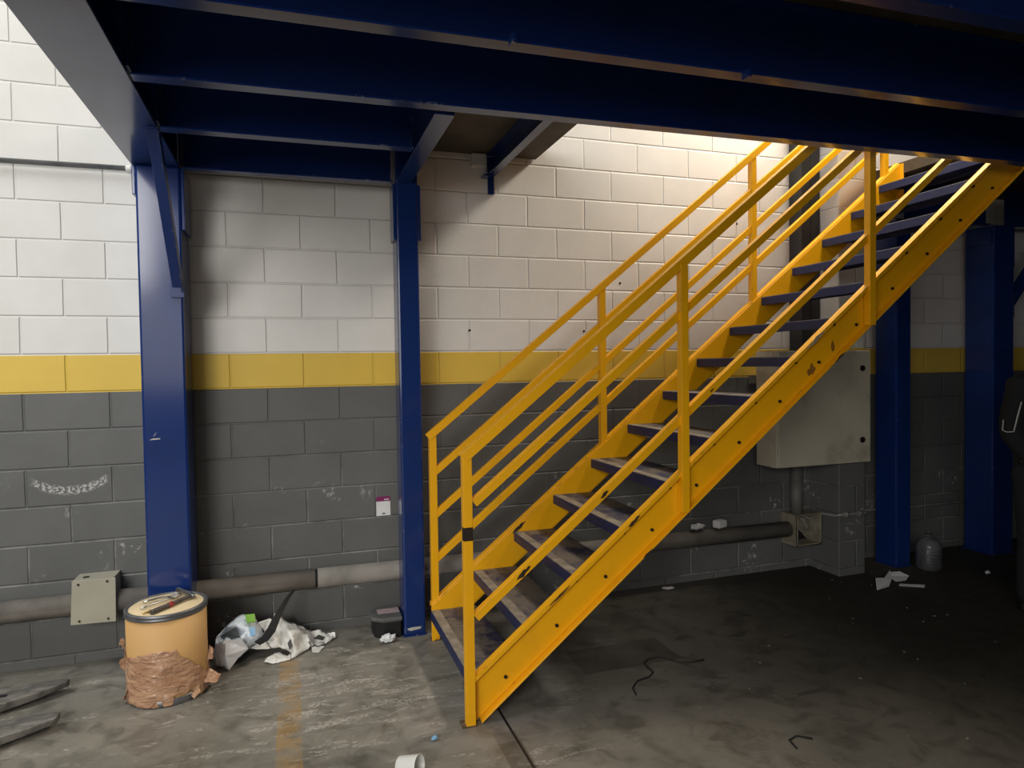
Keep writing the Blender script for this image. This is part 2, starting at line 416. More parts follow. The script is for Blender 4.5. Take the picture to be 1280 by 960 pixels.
channel((6.585, -.215), (11.0, -.225), 'blue joist along the wall beyond the last column on the right')
# joists running towards the wall
channel((1.80, -.285), (1.80, -1.352), 'blue joist running from slim column at stair foot out to the long joist', fl=.085)
j2 = channel((2.375, -.02), (2.375, -1.395), 'thin blue trimmer joist over the wall bracket at the stairwell edge', fl=.05, z=2.75)
# wall bracket under the trimmer
br = thing('wall_bracket', (2.35, -.03, 2.6), 'small dark blue angle bracket on white wall above the handrails', 'bracket')
MB().box(2.335, 2.375, -.014, -.002, 2.64, 2.875).build('back_plate', M['blue'], br, bevel=.001)
MB().box(2.29, 2.335, -.09, -.014, 2.735, 2.745).build('shelf_plate', M['blue'], br)
wb = thing('wall_box', (2.285, -.03, 2.9), 'small white box high on the wall left of the angle bracket', 'box')
MB().box(2.225, 2.318, -.05, -.002, 2.80, 2.88).build('body', M['white_plastic'], wb, bevel=.004)
MB().box(2.228, 2.315, -.056, -.05, 2.803, 2.877).build('cover', M['white_plastic'], wb, bevel=.002)
# tabs hanging under the overhead joist
for x in (1.815, 2.70):
    MB().box(x - .006, x + .006, -2.085, -2.045, H - .03, H).build('joist_tab', M['blue'], jC)
# knee braces
kb = thing('knee_brace', (.585, -.30, 1.98), 'blue diagonal knee brace rising from wide column to girder', 'brace', 'knee braces at the columns')
MB().sweep([(0, 0), (.055, 0), (.055, .008), (0, .008)], (.562, -.306, 1.98), (.562, -.87, H - .009), (1, 0, 0)).build('brace_flange', M['blue'], kb, bevel=.001)
MB().sweep([(0, -.05), (.008, -.05), (.008, 0), (0, 0)], (.609, -.306, 1.985), (.609, -.87, H - .002), (1, 0, 0)).build('brace_web', M['blue'], kb, bevel=.001)
MB().box(.555, .617, -.303, -.286, 1.93, 2.0).build('end_plate', M['blue'], kb, bevel=.002)
kb = thing('knee_brace', (6.59, -.2, 1.98), 'dark diagonal knee brace rising to the right from column beside the person', 'brace', 'knee braces at the columns')
MB().sweep([(0, 0), (.06, 0), (.06, .07), (0, .07)], (6.605, -.215, 1.95), (7.10, -.215, H - .075), (0, -1, 0)).build('brace_flange', M['blue'], kb, bevel=.002)
MB().box(6.585, 6.60, -.29, -.2, 1.88, 2.06).build('end_plate', M['blue'], kb, bevel=.002)

# ------------------------------------------------------------------ staircase
S = .8                                           # rise over run
ST = lambda x: .602 + S * (x - 2.339)            # top edge line of the stringers
VH = .232
YN, YF = -1.336, -.385
st = thing('staircase', (3.4, -.86, 0), 'yellow steel staircase with blue treads rising to the right along the wall', 'staircase')
def stringer(ywo, ywi, yfl, x1):
    """channel: web between ywo/ywi, flanges reaching out to yfl"""
    x0 = 1.852; mb = MB()
    xb = x0 + .002
    def band(za, zb, ya, yb):   # sloped slab between vertical offsets za..zb below the top edge
        def z(x, k): return max(0.002, ST(x) - k)
        xs = [x0]
        xk = x0 + max(0, (zb - ST(x0)) / S)
        if x0 < xk < x1: xs.append(xk)
        xs.append(x1)
        poly = [(x, z(x, za)) for x in xs] + [(x, z(x, zb)) for x in reversed(xs)]
        q = []
        for p in poly:
            if not q or (abs(p[0] - q[-1][0]) + abs(p[1] - q[-1][1])) > 1e-4: q.append(p)
        mb.prism(q, 'y', ya, yb)
    a, b2 = min(ywo, ywi), max(ywo, ywi)
    band(.010, VH - .010, a, b2)
    lo, hi = min(yfl, ywi), max(yfl, ywi)
    band(0, .011, lo, hi); 
    # bottom flange starts where the channel clears the floor
    xs0 = x0 + max(0, (VH - ST(x0)) / S) + .004
    mb.prism([(xs0, max(.002, ST(xs0) - VH + .011)), (x1, ST(x1) - VH + .011), (x1, ST(x1) - VH), (xs0, max(.0, ST(xs0) - VH))], 'y', lo, hi)
    # front lip of the top flange
    l0, l1 = (yfl, yfl + .006) if yfl < ywo else (yfl - .006, yfl)
    band(.0, .024, l0, l1)
    return mb.build('stringer', M['yellow'], st, bevel=.0025)
near = stringer(-1.296, -1.288, YN + .004, 5.36)
far = stringer(-.392, -.384, -.340, 5.295)
near['label'] = 'yellow channel stringer on the open side'; far['label'] = 'yellow channel stringer on the wall side'
# bolts
for n in range(13):
    for dx in (0, -.15):
        x, z = 2.0 + .2470 * n + dx, .176 + .1962 * n
        if x < 1.87: continue
        b = MB()
        b.tube([(x, -1.2955, z), (x, -1.304, z)], .0085, 6); b.tube([(x, -1.304, z), (x, -1.309, z)], .005, 8)
        b.build('bolt', M['bolt'], near)
# end plate of the wall-side stringer with its row of holes
MB().box(5.297, 5.306, -.42, -.34, 2.70, 2.955).build('end_plate', M['yellow'], far, bevel=.002)
# treads
for n in range(14):
    x = 1.845 + .2505 * n; z = .177 + .2006 * n; y0, y1 = -1.287, -.393
    b = MB()
    b.prism([(x, z - .052), (x + .008, z - .052), (x + .008, z - .008), (x + .262, z - .008), (x + .262, z - .03), (x + .268, z - .03), (x + .268, z - .002), (x + .26, z - .001), (x, z - .001)], 'y', y0, y1)
    t = b.build('tread', M['tread_blue'], st, bevel=.0035)
    MB().box(x + .052, x + .262, y0 + .003, y1 - .003, z - .002, z + .0015).build('walking_surface', M['tread_top'], t)
    MB().box(x + .004, x + .052, y0 + .003, y1 - .003, z - .002, z + .0018).build('nosing_strip', M['nosing'], t)
    # cleat angles that carry the tread
    for ya, yb in ((y0, y0 + .03), (y1 - .03, y1)):
        MB().box(x + .03, x + .22, ya, yb, z - .014, z - .0085).build('support_cleat', M['tread_blue'], t)
# posts and rails: angle iron
T = .005; A = .040
Lp = [(0, 0), (A, 0), (A, T), (T, T), (T, A), (0, A)]
def post(x, y, z0, z1, facing):
    # vertical leg faces the camera, the other leg runs back at the left edge
    b = MB(); b.prism([(x, y), (x + A, y), (x + A, y + T), (x + T, y + T), (x + T, y + A), (x, y + A)], 'z', z0, z1)
    return b.build('post', M['yellow'], st, bevel=.0015)
def rail(name, x0, x1, zline, y, w=.036):
    # a vertical leg in front (perpendicular depth w) and a horizontal leg on top
    p0, p1 = (x0, y, zline(x0)), (x1, y, zline(x1))
    pr = [(0, 0), (0, -w), (T, -w), (T, -T), (w, -T), (w, 0)]
    return MB().sweep(pr, p0, p1, (0, 1, 0)).build(name, M['yellow'], st, bevel=.0015)
p = post(1.812, YN, .0, 1.165, 1)
MB().box(1.8115, 1.853, YN - .0008, YN + .03, .808, .866).build('bare_patch', M['bolt'], p)['label'] = 'dark bare patch where the paint is gone'
M['rust'] = mat('rusty_plate', (.20, .13, .08), .7, .2, .5, 30)
MB().box(1.792, 1.856, YN - .003, YN + .06, 0, .005).build('foot_plate', M['rust'], p)
post(2.884, YN - .006, .842, 2.02, 1)
post(4.026, YN - .006, 1.742, 2.93, 1)
p = post(1.858, YF + .002, .0, 1.165, 1)
MB().box(1.846, 1.902, YF - .006, YF + .05, 0, .005).build('foot_plate', M['rust'], p)
post(2.925, YF + .002, .90, 2.02, 1)
post(4.036, YF + .002, 1.80, 2.93, 1)
post(5.165, YF + .002, 2.70, 3.84, 1)
rt = lambda z0: (lambda x: z0 + S * (x - 1.85))
rail('top_rail', 1.800, 5.3, rt(1.217), YN - .003, .042)
rail('mid_rail', 1.852, 5.3, rt(.978), YN + .008)
rail('low_rail', 1.852, 5.3, rt(.480), YN + .008)
rail('top_rail', 1.838, 5.3, rt(1.182), YF - .002, .040)
for z in (.950, .707, .455):
    rail('mid_rail', 1.862, 5.2, rt(z), YF + .006)

# worn spots where the paint has chipped away
M['bare'] = mat('bare_chipped_steel', (.05, .03, .02), .7, .2, .5, 40)
M['pale_chip'] = mat('pale_chipped_primer', (.55, .42, .25), .7, 0, .5, 60)
M['stain'] = mat('brown_stain', (.36, .15, .02), .6, 0, .4, 40)
def chip(parent, x0, x1, zline, h, y, m, seed, name='paint_chip', n=7):
    rnd = random.Random(seed); top = []; bot = []
    for i in range(n):
        x = x0 + (x1 - x0) * i / (n - 1); k = math.sin(PI * (i + .35) / (n - .3)); c = zline(x)
        top.append((x, c + h * k * rnd.uniform(.2, .6))); bot.append((x, c - h * k * rnd.uniform(.2, .6)))
    return MB().prism(top + bot[::-1], 'y', y - .0012, y + .0005).build(name, m, parent)
rails = [o for o in st.children if o.name.startswith('low_rail')]
lr = rails[0]; lz = lambda x: .480 + S * (x - 1.85) - .026
chip(lr, 2.05, 2.115, lz, .034, YN + .008, M['bare'], 1); chip(lr, 2.46, 2.50, lz, .026, YN + .008, M['bare'], 2); chip(lr, 3.05, 3.07, lz, .016, YN + .008, M['bare'], 3)
fz = lambda x: ST(x) - .012
chip(near, 3.62, 3.74, fz, .030, YN + .004, M['pale_chip'], 4); chip(near, 2.60, 2.66, fz, .022, YN + .004, M['bare'], 5); chip(near, 2.20, 2.30, fz, .014, YN + .004, M['bare'], 6)
bz = lambda x: ST(x) - VH + .006
chip(near, 2.675, 2.725, bz, .016, YN + .004, M['bare'], 7); chip(near, 3.80, 3.87, bz, .014, YN + .004, M['bare'], 8)
chip(near, 3.655, 3.71, lambda x: 1.508 + .3 * (x - 3.68), .07, -1.296, M['stain'], 9, 'paint_stain'); chip(near, 3.81, 3.835, lambda x: 1.63, .07, -1.296, M['stain'], 10, 'paint_stain')
chip(far, 2.34, 2.42, lambda x: ST(x) - .030, .034, -.392, M['bare'], 11)
wallo = [o for o in C.objects if o.name == 'wall_back'][0]
for hx, hz in ((2.203, 1.782), (2.991, 1.778), (3.263, 2.104), (4.206, 2.553)):
    MB().tube([(hx, -.0015, hz), (hx, .004, hz)], .008, 10).build('anchor_hole', M['bolt'], wallo)

# ------------------------------------------------------------------ pipes, boxes and fittings on the wall
PY, PZ, PR = -.075, .338, .056
wp = thing('wall_pipe', (1.0, PY, PZ), 'thick dusty grey pipe running low along the block wall', 'pipe')
MB().tube([(-6.9, PY, PZ), (1.232, PY, PZ)], PR, 24).build('pipe', M['pvc'], wp)
MB().tube([(1.246, PY, PZ), (4.58, PY, PZ - .018)], PR, 24).build('pipe', M['pvc'], wp)
MB().tube([(1.225, PY, PZ), (1.25, PY, PZ)], PR - .006, 24).build('joint_gap', M['rubber'], wp)
for x in (-.8, .5):
    MB().box(x - .015, x + .015, PY - .0605, -.001, PZ - .0605, PZ + .0605).build('pipe_clamp', M['pvc'], wp)
jb = thing('junction_box', (.125, -.12, .36), 'square beige steel box over the wall pipe left of the drum', 'box', 'junction boxes on the wall pipe')
MB().box(.030, .222, -.145, .0, .262, .478).build('body', M['beige'], jb, bevel=.003)
MB().prism([(.022, .256), (.228, .250), (.232, .480), (.034, .484)], 'y', -.153, -.146).build('cover', M['beige'], jb, bevel=.002)
for x, z in ((.062, .462), (.193, .466), (.062, .272), (.193, .270)): MB().tube([(x, -.156, z), (x, -.152, z)], .006, 10).build('screw', M['bolt'], jb)
MB().tube([(.08, -.08, .4775), (.08, -.08, .4795)], .016, 14).build('knockout', M['bolt'], jb)
# open junction box at the far end
M['riser'] = mat('grey_riser', (.15, .15, .14), .6)
jx0, jx1, jz0, jz1, jy = 4.585, 4.815, .205, .435, -.155
jo = thing('junction_box', (4.7, -.08, .32), 'open junction box with loose wires at the end of the wall pipe', 'box', 'junction boxes on the wall pipe')
b = MB(); t = .006
M['jbox_dark'] = mat('grimy_box_enamel', (.30, .27, .20), .55, 0, .4, 14)
b.box(jx0, jx1, -.012, .0, jz0, jz1); b.box(jx0, jx0 + t, jy, -.012, jz0, jz1); b.box(jx1 - t, jx1, jy, -.012, jz0, jz1)
b.box(jx0 + t, jx1 - t, jy, -.012, jz0, jz0 + t); b.box(jx0 + t, jx1 - t, jy, -.012, jz1 - t, jz1)
b.box(jx0, jx0 + .02, jy, jy + .005, jz0, jz1); b.box(jx1 - .02, jx1, jy, jy + .005, jz0, jz1)
b.box(jx0, jx1, jy, jy + .005, jz0, jz0 + .012)
b.build('body', M['jbox_dark'], jo, bevel=.001)
MB().box(jx0 + .0065, jx1 - .0065, -.0118, -.009, jz0 + .0065, jz1 - .0065).box(jx0 + .0065, jx0 + .009, jy + .01, -.0118, jz0 + .0065, jz1 - .0065).build('cavity_shade', M['black'], jo)  # black lining stands in for the shade inside the open box
for w_ in ([(4.66, -.04, .425), (4.69, -.11, .38), (4.72, -.12, .33), (4.70, -.09, .28)], [(4.68, -.04, .425), (4.75, -.12, .39), (4.76, -.12, .30)], [(4.62, -.05, .34), (4.68, -.12, .30), (4.74, -.1, .32)]):
    MB().tube(w_, .004, 8).build('wire', M['conduit'], jo)
MB().tube([(4.66, -.075, .436), (4.66, -.075, .66), (4.66, -.075, .661), (4.66, -.075, .82)], [.042, .042, .038, .038], 20).build('riser_pipe', M['riser'], jo)
# electrical cabinet
ex0, ex1, ey, ez0, ez1 = 4.262, 5.066, -.36, .825, 1.628
ec = thing('electrical_cabinet', (4.66, -.2, .825), 'grey beige steel electrical cabinet on the wall behind the stairs', 'cabinet')
MB().box(ex0, ex1, ey + .02, -.291, ez0, ez1).box(ex0, 4.84, -.291, -.13, ez0, ez1).build('body', M['grey_enamel'], ec, bevel=.006)
MB().box(ex0 + .004, ex1 - .004, ey, ey + .018, ez0 + .004, ez1 - .004).build('door', M['grey_enamel'], ec, bevel=.004)
dr = ec.children[-1]
for z in (.99, 1.50):
    MB().tube([(4.985, ey - .008, z), (4.985, ey + .002, z)], .021, 18).box(4.975, 4.995, ey - .012, ey - .006, z - .003, z + .003).build('door_lock', M['black'], dr)
MB().tube([(4.335, ey - .006, 1.54), (4.335, ey + .002, 1.54)], .02, 18).build('door_lock', M['black'], dr)
for z in (1.0, 1.4): MB().box(4.30, 4.62, -.13, -.001, z, z + .06).build('mounting_rail', M['conduit'], ec)
# cable duct rising from the cabinet
cd = thing('cable_duct', (4.75, -.06, 1.63), 'dark grey vertical cable duct rising from cabinet to the upper floor', 'duct')
MB().box(4.665, 4.742, -.13, -.002, 1.632, 4.6).build('duct_body', M['duct'], cd, bevel=.002)
MB().box(4.754, 4.838, -.12, -.002, 1.632, 4.6).build('duct_body', M['duct'], cd, bevel=.002)
MB().box(4.742, 4.754, -.09, -.002, 1.632, 4.6).build('duct_joint', M['black'], cd)
# thin conduits
tc = thing('thin_conduit', (-.2, -.03, 2.62), 'thin grey conduit high on the white wall left of wide column', 'conduit', 'thin conduits')
MB().tube([(-7, -.03, 2.612), (.40, -.03, 2.642)], .0135, 14).build('conduit', M['conduit'], tc)
MB().tube([(.315, -.03, 2.640), (.355, -.03, 2.6415)], .019, 14).build('conduit_socket', M['white_plastic'], tc)
MB().box(-.91, -.89, -.045, -.001, 2.60, 2.64).build('conduit_clip', M['conduit'], tc)
tc = thing('thin_conduit', (5.5, -.03, .4), 'thin grey conduit low on the dark wall right of the stairs', 'conduit', 'thin conduits')
MB().tube([(4.832, -.02, .415), (4.832, -.06, .42), (4.832, -.28, .44), (4.85, -.302, .45), (5.075, -.302, .447), (5.10, -.29, .44), (5.115, -.04, .40), (5.16, -.02, .39), (5.60, -.02, .372), (7.4, -.02, .372)], .011, 10).build('conduit', M['conduit'], tc)
for x in (4.90, 5.02):
    MB().tube([(x - .012, -.302, .448), (x + .012, -.302, .448)], .02, 12).build('conduit_clip', M['pvc'], tc)
# thin wire loop hanging beside the pilaster
w = MB().tube([(5.16, -.012, .30), (5.162, -.02, .26), (5.158, -.012, .2), (5.16, -.014, .12), (5.15, -.012, .10)], .004, 8).build('hanging_wire', M['conduit']); tag(w, 'short pale wire hanging on dark wall between pilaster and slim column', 'wire')
# sticker on the dark wall
sk = thing('wall_sticker', (1.64, -.001, .71), 'small white sticker with a magenta top on the dark wall by the slim column', 'sticker')
MB().box(1.600, 1.684, -.0025, -.0005, .655, .742).build('white_panel', M['paper'], sk)
MB().box(1.600, 1.684, -.0025, -.0005, .742, .772).build('header_band', M['magenta'], sk)
hb = sk.children[-1]
for k in range(3): MB().box(1.648 + k * .010, 1.655 + k * .010, -.0032, -.0024, .749, .757).build('header_mark', M['paper'], hb)
MB().prism([(1.632, .671), (1.654, .671), (1.649, .664), (1.637, .664)], 'y', -.0032, -.0024).build('arrow_mark', M['ink'], sk)

# ------------------------------------------------------------------ the drum and the tools on it
dc = Vector((.528, -.515, 0)); DR, DH = .176, .425
dr = thing('fibre_drum', tuple(dc), 'tan cardboard drum wrapped in brown tape in front of wide blue column', 'drum')
MB().lathe([(DR - .006, .006), (DR, .012), (DR, DH - .012)], dc, 64).build('body', M['cardboard'], dr)
MB().lathe([(DR + .001, 0.0), (DR + .005, .004), (DR + .005, .030), (DR + .001, .034)], dc, 64, False).build('base_ring', M['ring'], dr)
MB().lathe([(DR - .01, DH - .020), (DR - .01, DH - .004), (DR - .016, DH)], dc, 64).build('lid', M['lidwood'], dr)
MB().lathe([(DR, DH - .027), (DR + .005, DH - .023), (DR + .005, DH - .015), (DR + .002, DH - .012), (DR + .006, DH - .008), (DR + .006, DH + .002), (DR + .001, DH + .005), (DR - .010, DH + .003), (DR - .012, DH - .002), (DR - .004, DH - .02)], dc, 64, True).build('clamp_ring', M['ring'], dr)
# wrinkled tape skirt with torn edges
tp = MB(); nth, nz = 180, 36
vs = []; fs = []
def ttop(t):
    d = (t + PI / 2 + PI) % (2 * PI) - PI      # 0 at the side facing -Y
    top = .245 + .02 * math.sin(3 * t) + .02 * noise.noise(Vector((t * 4, 0, 1)))
    if d > .35: top = .245 - .15 * min(1, (d - .35) / .9) + .018 * noise.noise(Vector((t * 14, 3, 0)))
    if d > 1.9 or d < -1.9: top = .2
    return max(.06, top)
def tbot(t):
    d = (t + PI / 2 + PI) % (2 * PI) - PI
    bb = .005 + .010 * max(0, noise.noise(Vector((t * 6, 1, 1))))
    if .25 < d < .8: bb = .045 + .02 * noise.noise(Vector((t * 9, 0, 4)))
    return bb
for k in range(nth):
    t = 2 * PI * k / nth
    for j in range(nz + 1):
        z = tbot(t) + (ttop(t) - tbot(t)) * j / nz
        q = Vector((math.cos(t) * 2.2, math.sin(t) * 2.2, z * 9))
        w = abs(noise.noise(q * .8)) * .8 + abs(noise.noise(q * 2.6)) * .35
        r = DR + .0025 + .008 * w
        vs.append(dc + Vector((r * math.cos(t), r * math.sin(t), z)))
for k in range(nth):
    for j in range(nz):
        a = k * (nz + 1) + j; b_ = ((k + 1) % nth) * (nz + 1) + j
        fs.append((a, b_, b_ + 1, a + 1))
tp.add(vs, fs, True); tape = tp.build('packing_tape', M['tape'], dr, solid=.002)
# loose torn flaps of tape
def flap(a, z, out, w, h, seed, droop=0):
    rnd = random.Random(seed); b = MB(); n = 7; vs = []; fs = []
    for i in range(n):
        for j in range(4):
            u = i / (n - 1); v = j / 3
            r = DR + .006 + out * u + .012 * noise.noise(Vector((i * .9, j * .8, seed)))
            aa = a + (v - .5) * w * (1 - .35 * u)
            zz = max(.006, z + (v - .5) * h * (1 - .5 * u) * .6 - droop * u + .018 * noise.noise(Vector((i * .7, j, seed + 9))))
            vs.append(dc + Vector((r * math.cos(aa), r * math.sin(aa), zz)))
    for i in range(n - 1):
        for j in range(3): q = i * 4 + j; fs.append((q, q + 4, q + 5, q + 1))
    b.add(vs, fs, True); return b.build('tape_flap', M['tape'], tape, solid=.0015, sub=1)
flap(-.30, .075, .060, .34, .07, 3, .02); flap(-.12, .05, .045, .24, .06, 5, .01); flap(-.75, .045, .014, .28, .08, 8, .03)
flap(-2.95, .27, .016, .14, .11, 11, -.01); flap(-2.9, .18, .018, .16, .14, 12, 0); flap(-2.72, .05, .016, .18, .09, 13, .03)
flap(-.1, .17, .022, .22, .12, 15, .01)

LZ = DH + .001
# hammer with a dark handle
hm = thing('hammer', (.565, -.55, LZ), 'dark handled hammer with a red band lying on the drum lid', 'hammer')
ha, hb_ = Vector((.487, -.655, LZ + .012)), Vector((.636, -.468, LZ + .014))
MB().tube([ha, ha.lerp(hb_, .1), ha.lerp(hb_, .5), ha.lerp(hb_, .9), hb_], [.0125, .0125, .0105, .009, .008], 12).build('handle', M['darksteel'], hm)
m1, m2 = ha.lerp(hb_, .40), ha.lerp(hb_, .50)
MB().tube([m1, m2], .0128, 14).build('grip_band', M['red'], hm)
MB().tube([hb_ + Vector((.012, -.03, 0)), hb_, hb_ + Vector((-.022, .036, .001)), hb_ + Vector((-.052, .078, .001)), hb_ + Vector((-.082, .112, .002))], [.008, .012, .0115, .010, .013], 12).build('head', M['steel'], hm)
# pliers, opened
pl = thing('pliers', (.52, -.52, LZ), 'open steel pliers with two long arms lying on the drum lid', 'pliers')
jp = Vector((.556, -.446, LZ + .010))
for k, e in enumerate((Vector((.428, -.572, LZ + .009)), Vector((.418, -.478, LZ + .009)))):
    mid = jp.lerp(e, .5) + Vector((0, .012 if k else -.008, .004))
    MB().tube([jp, jp.lerp(mid, .5), mid, mid.lerp(e, .6), e], [.006, .0055, .005, .0048, .0055], 10).build('pliers_arm', M['chrome'], pl)
MB().tube([jp + Vector((0, 0, -.007)), jp + Vector((0, 0, .007))], .012, 14).build('pivot', M['chrome'], pl)
MB().tube([jp, jp + Vector((.014, .012, 0)), jp + Vector((.022, .022, 0))], [.009, .007, .003], 8).build('jaw', M['chrome'], pl)
# bolt on the lid
sb = thing('loose_bolt', (.458, -.63, LZ), 'tiny brass bolt on the near left edge of drum lid', 'bolt')
M['brass'] = mat('brass', (.55, .38, .12), .35, .9)
MB().tube([(.447, -.637, LZ + .006), (.470, -.622, LZ + .006)], .0045, 10).build('shank', M['brass'], sb)
MB().tube([(.470, -.622, LZ + .006), (.478, -.617, LZ + .006)], .009, 6).build('head', M['brass'], sb)

# ------------------------------------------------------------------ crumpled sacks
from mathutils.geometry import delaunay_2d_cdt
def crumpled_sack(outline, outline_uv, inner, inner_uv, back=.07, amp=.010, seed=0.0, cuts=3):
    """lump of crumpled sheet: a creased front, a back behind it, joined along the outline"""
    n = len(outline); P3 = [Vector(p) for p in outline + inner]; uv = [Vector(p) for p in outline_uv + inner_uv]
    r = delaunay_2d_cdt(uv, [(i, (i + 1) % n) for i in range(n)], [], 1, 1e-5)
    src = [o[0] if o else 0 for o in r[3]]
    vs = [P3[i].copy() for i in src]; m = len(vs); fs = [tuple(f) for f in r[2]]
    bk = []
    for k, i in enumerate(src):
        if i < n: bk.append(k)
        else:
            p = P3[i]; bk.append(len(vs)); vs.append(Vector((p.x, min(p.y + back, -.045), max(.004, p.z * .92))))
    fs += [tuple(bk[k] for k in reversed(f)) for f in fs]
    bm = bmesh.new(); bv = [bm.verts.new(v) for v in vs]
    for f in fs:
        try: bm.faces.new([bv[k] for k in f])
        except ValueError: pass
    bmesh.ops.subdivide_edges(bm, edges=bm.edges, cuts=cuts, use_grid_fill=True)
    bm.normal_update()
    for v in bm.verts:
        p = v.co * 16 + Vector((seed, 0, seed)); c = abs(noise.noise(p)) + .5 * abs(noise.noise(p * 2.3)) - .35
        v.co += v.normal * (-amp * 1.6 * c); v.co.z = max(.003, v.co.z)
    bmesh.ops.triangulate(bm, faces=bm.faces)
    mb = MB(); mb.add([v.co.copy() for v in bm.verts], [[v.index for v in f.verts] for f in bm.faces], True); bm.free()
    return mb
sA = thing('plastic_sack', (.82, -.27, 0), 'pale bluish plastic sack with a green patch beside the drum', 'sack', 'crumpled sacks on the floor')
crumpled_sack([(0.7, -0.3, 0.045), (0.715, -0.3, 0.116), (0.718, -0.27, 0.141), (0.759, -0.23, 0.174), (0.807, -0.2, 0.21), (0.844, -0.18, 0.213), (0.908, -0.18, 0.208), (0.917, -0.2, 0.165), (0.946, -0.22, 0.13), (0.96, -0.26, 0.109), (0.917, -0.3, 0.087), (0.886, -0.31, 0.071), (0.826, -0.345, 0.041), (0.788, -0.393, 0.004), (0.775, -0.366, 0.004), (0.722, -0.331, 0.004)], [(1.12, -5.9), (1.2, -5.45), (1.3, -4.9), (2.0, -4.1), (2.8, -3.32), (3.4, -3.1), (4.4, -3.04), (4.55, -3.75), (5.0, -4.3), (5.2, -4.8), (4.5, -5.45), (4.0, -5.8), (3.0, -6.6), (2.32, -7.57), (2.15, -7.42), (1.32, -7.32)], [(0.825, -0.285, 0.192), (0.763, -0.19, 0.121), (0.798, -0.2, 0.116), (0.834, -0.26, 0.12), (0.77, -0.37, 0.147), (0.847, -0.345, 0.143), (0.875, -0.3, 0.177), (0.901, -0.33, 0.144), (0.854, -0.25, 0.209), (0.777, -0.4, 0.085), (0.809, -0.385, 0.116), (0.744, -0.36, 0.1), (0.746, -0.24, 0.112)], [(3.0, -4.0), (2.15, -4.65), (2.7, -4.7), (3.2, -4.9), (2.0, -5.28), (3.3, -5.03), (3.8, -4.2), (4.2, -4.8), (3.5, -3.5), (2.1, -6.4), (2.65, -5.75), (1.6, -6.0), (1.8, -5.1)], seed=2.0).build('sack_skin', M['sack_a'], sA)
def quad(name, pts, m, parent, th=.003):
    b = MB(); b.add(pts, [(0, 1, 2, 3)] if len(pts) == 4 else [(0, 1, 2, 5), (5, 2, 3, 4)]); return b.build(name, m, parent, solid=th)
quad('printed_patch', [(0.861, -0.245, 0.232), (0.908, -0.235, 0.228), (0.914, -0.27, 0.196), (0.874, -0.29, 0.204)], M['green'], sA, .006)
quad('printed_stripe', [(0.884, -0.325, 0.188), (0.914, -0.325, 0.189), (0.917, -0.345, 0.154), (0.891, -0.35, 0.15)], M['sky_blue'], sA, .006)
quad('folded_flap', [(0.775, -0.385, 0.157), (0.848, -0.365, 0.153), (0.879, -0.345, 0.087), (0.827, -0.365, 0.049), (0.787, -0.392, 0.005), (0.772, -0.41, 0.09)], M['paper'], sA, .003)
M['grey_print'] = mat('grey_window_print', (.10, .115, .12), .3, 0, .4, 25)
quad('grey_window', [(0.739, -0.262, 0.141), (0.817, -0.302, 0.194), (0.838, -0.292, 0.132), (0.763, -0.3, 0.126)], M['grey_print'], sA, .004)
sB = thing('woven_sack', (1.08, -.25, 0), 'off-white crumpled sack with dark creases, in front of the wall pipe', 'sack', 'crumpled sacks on the floor')
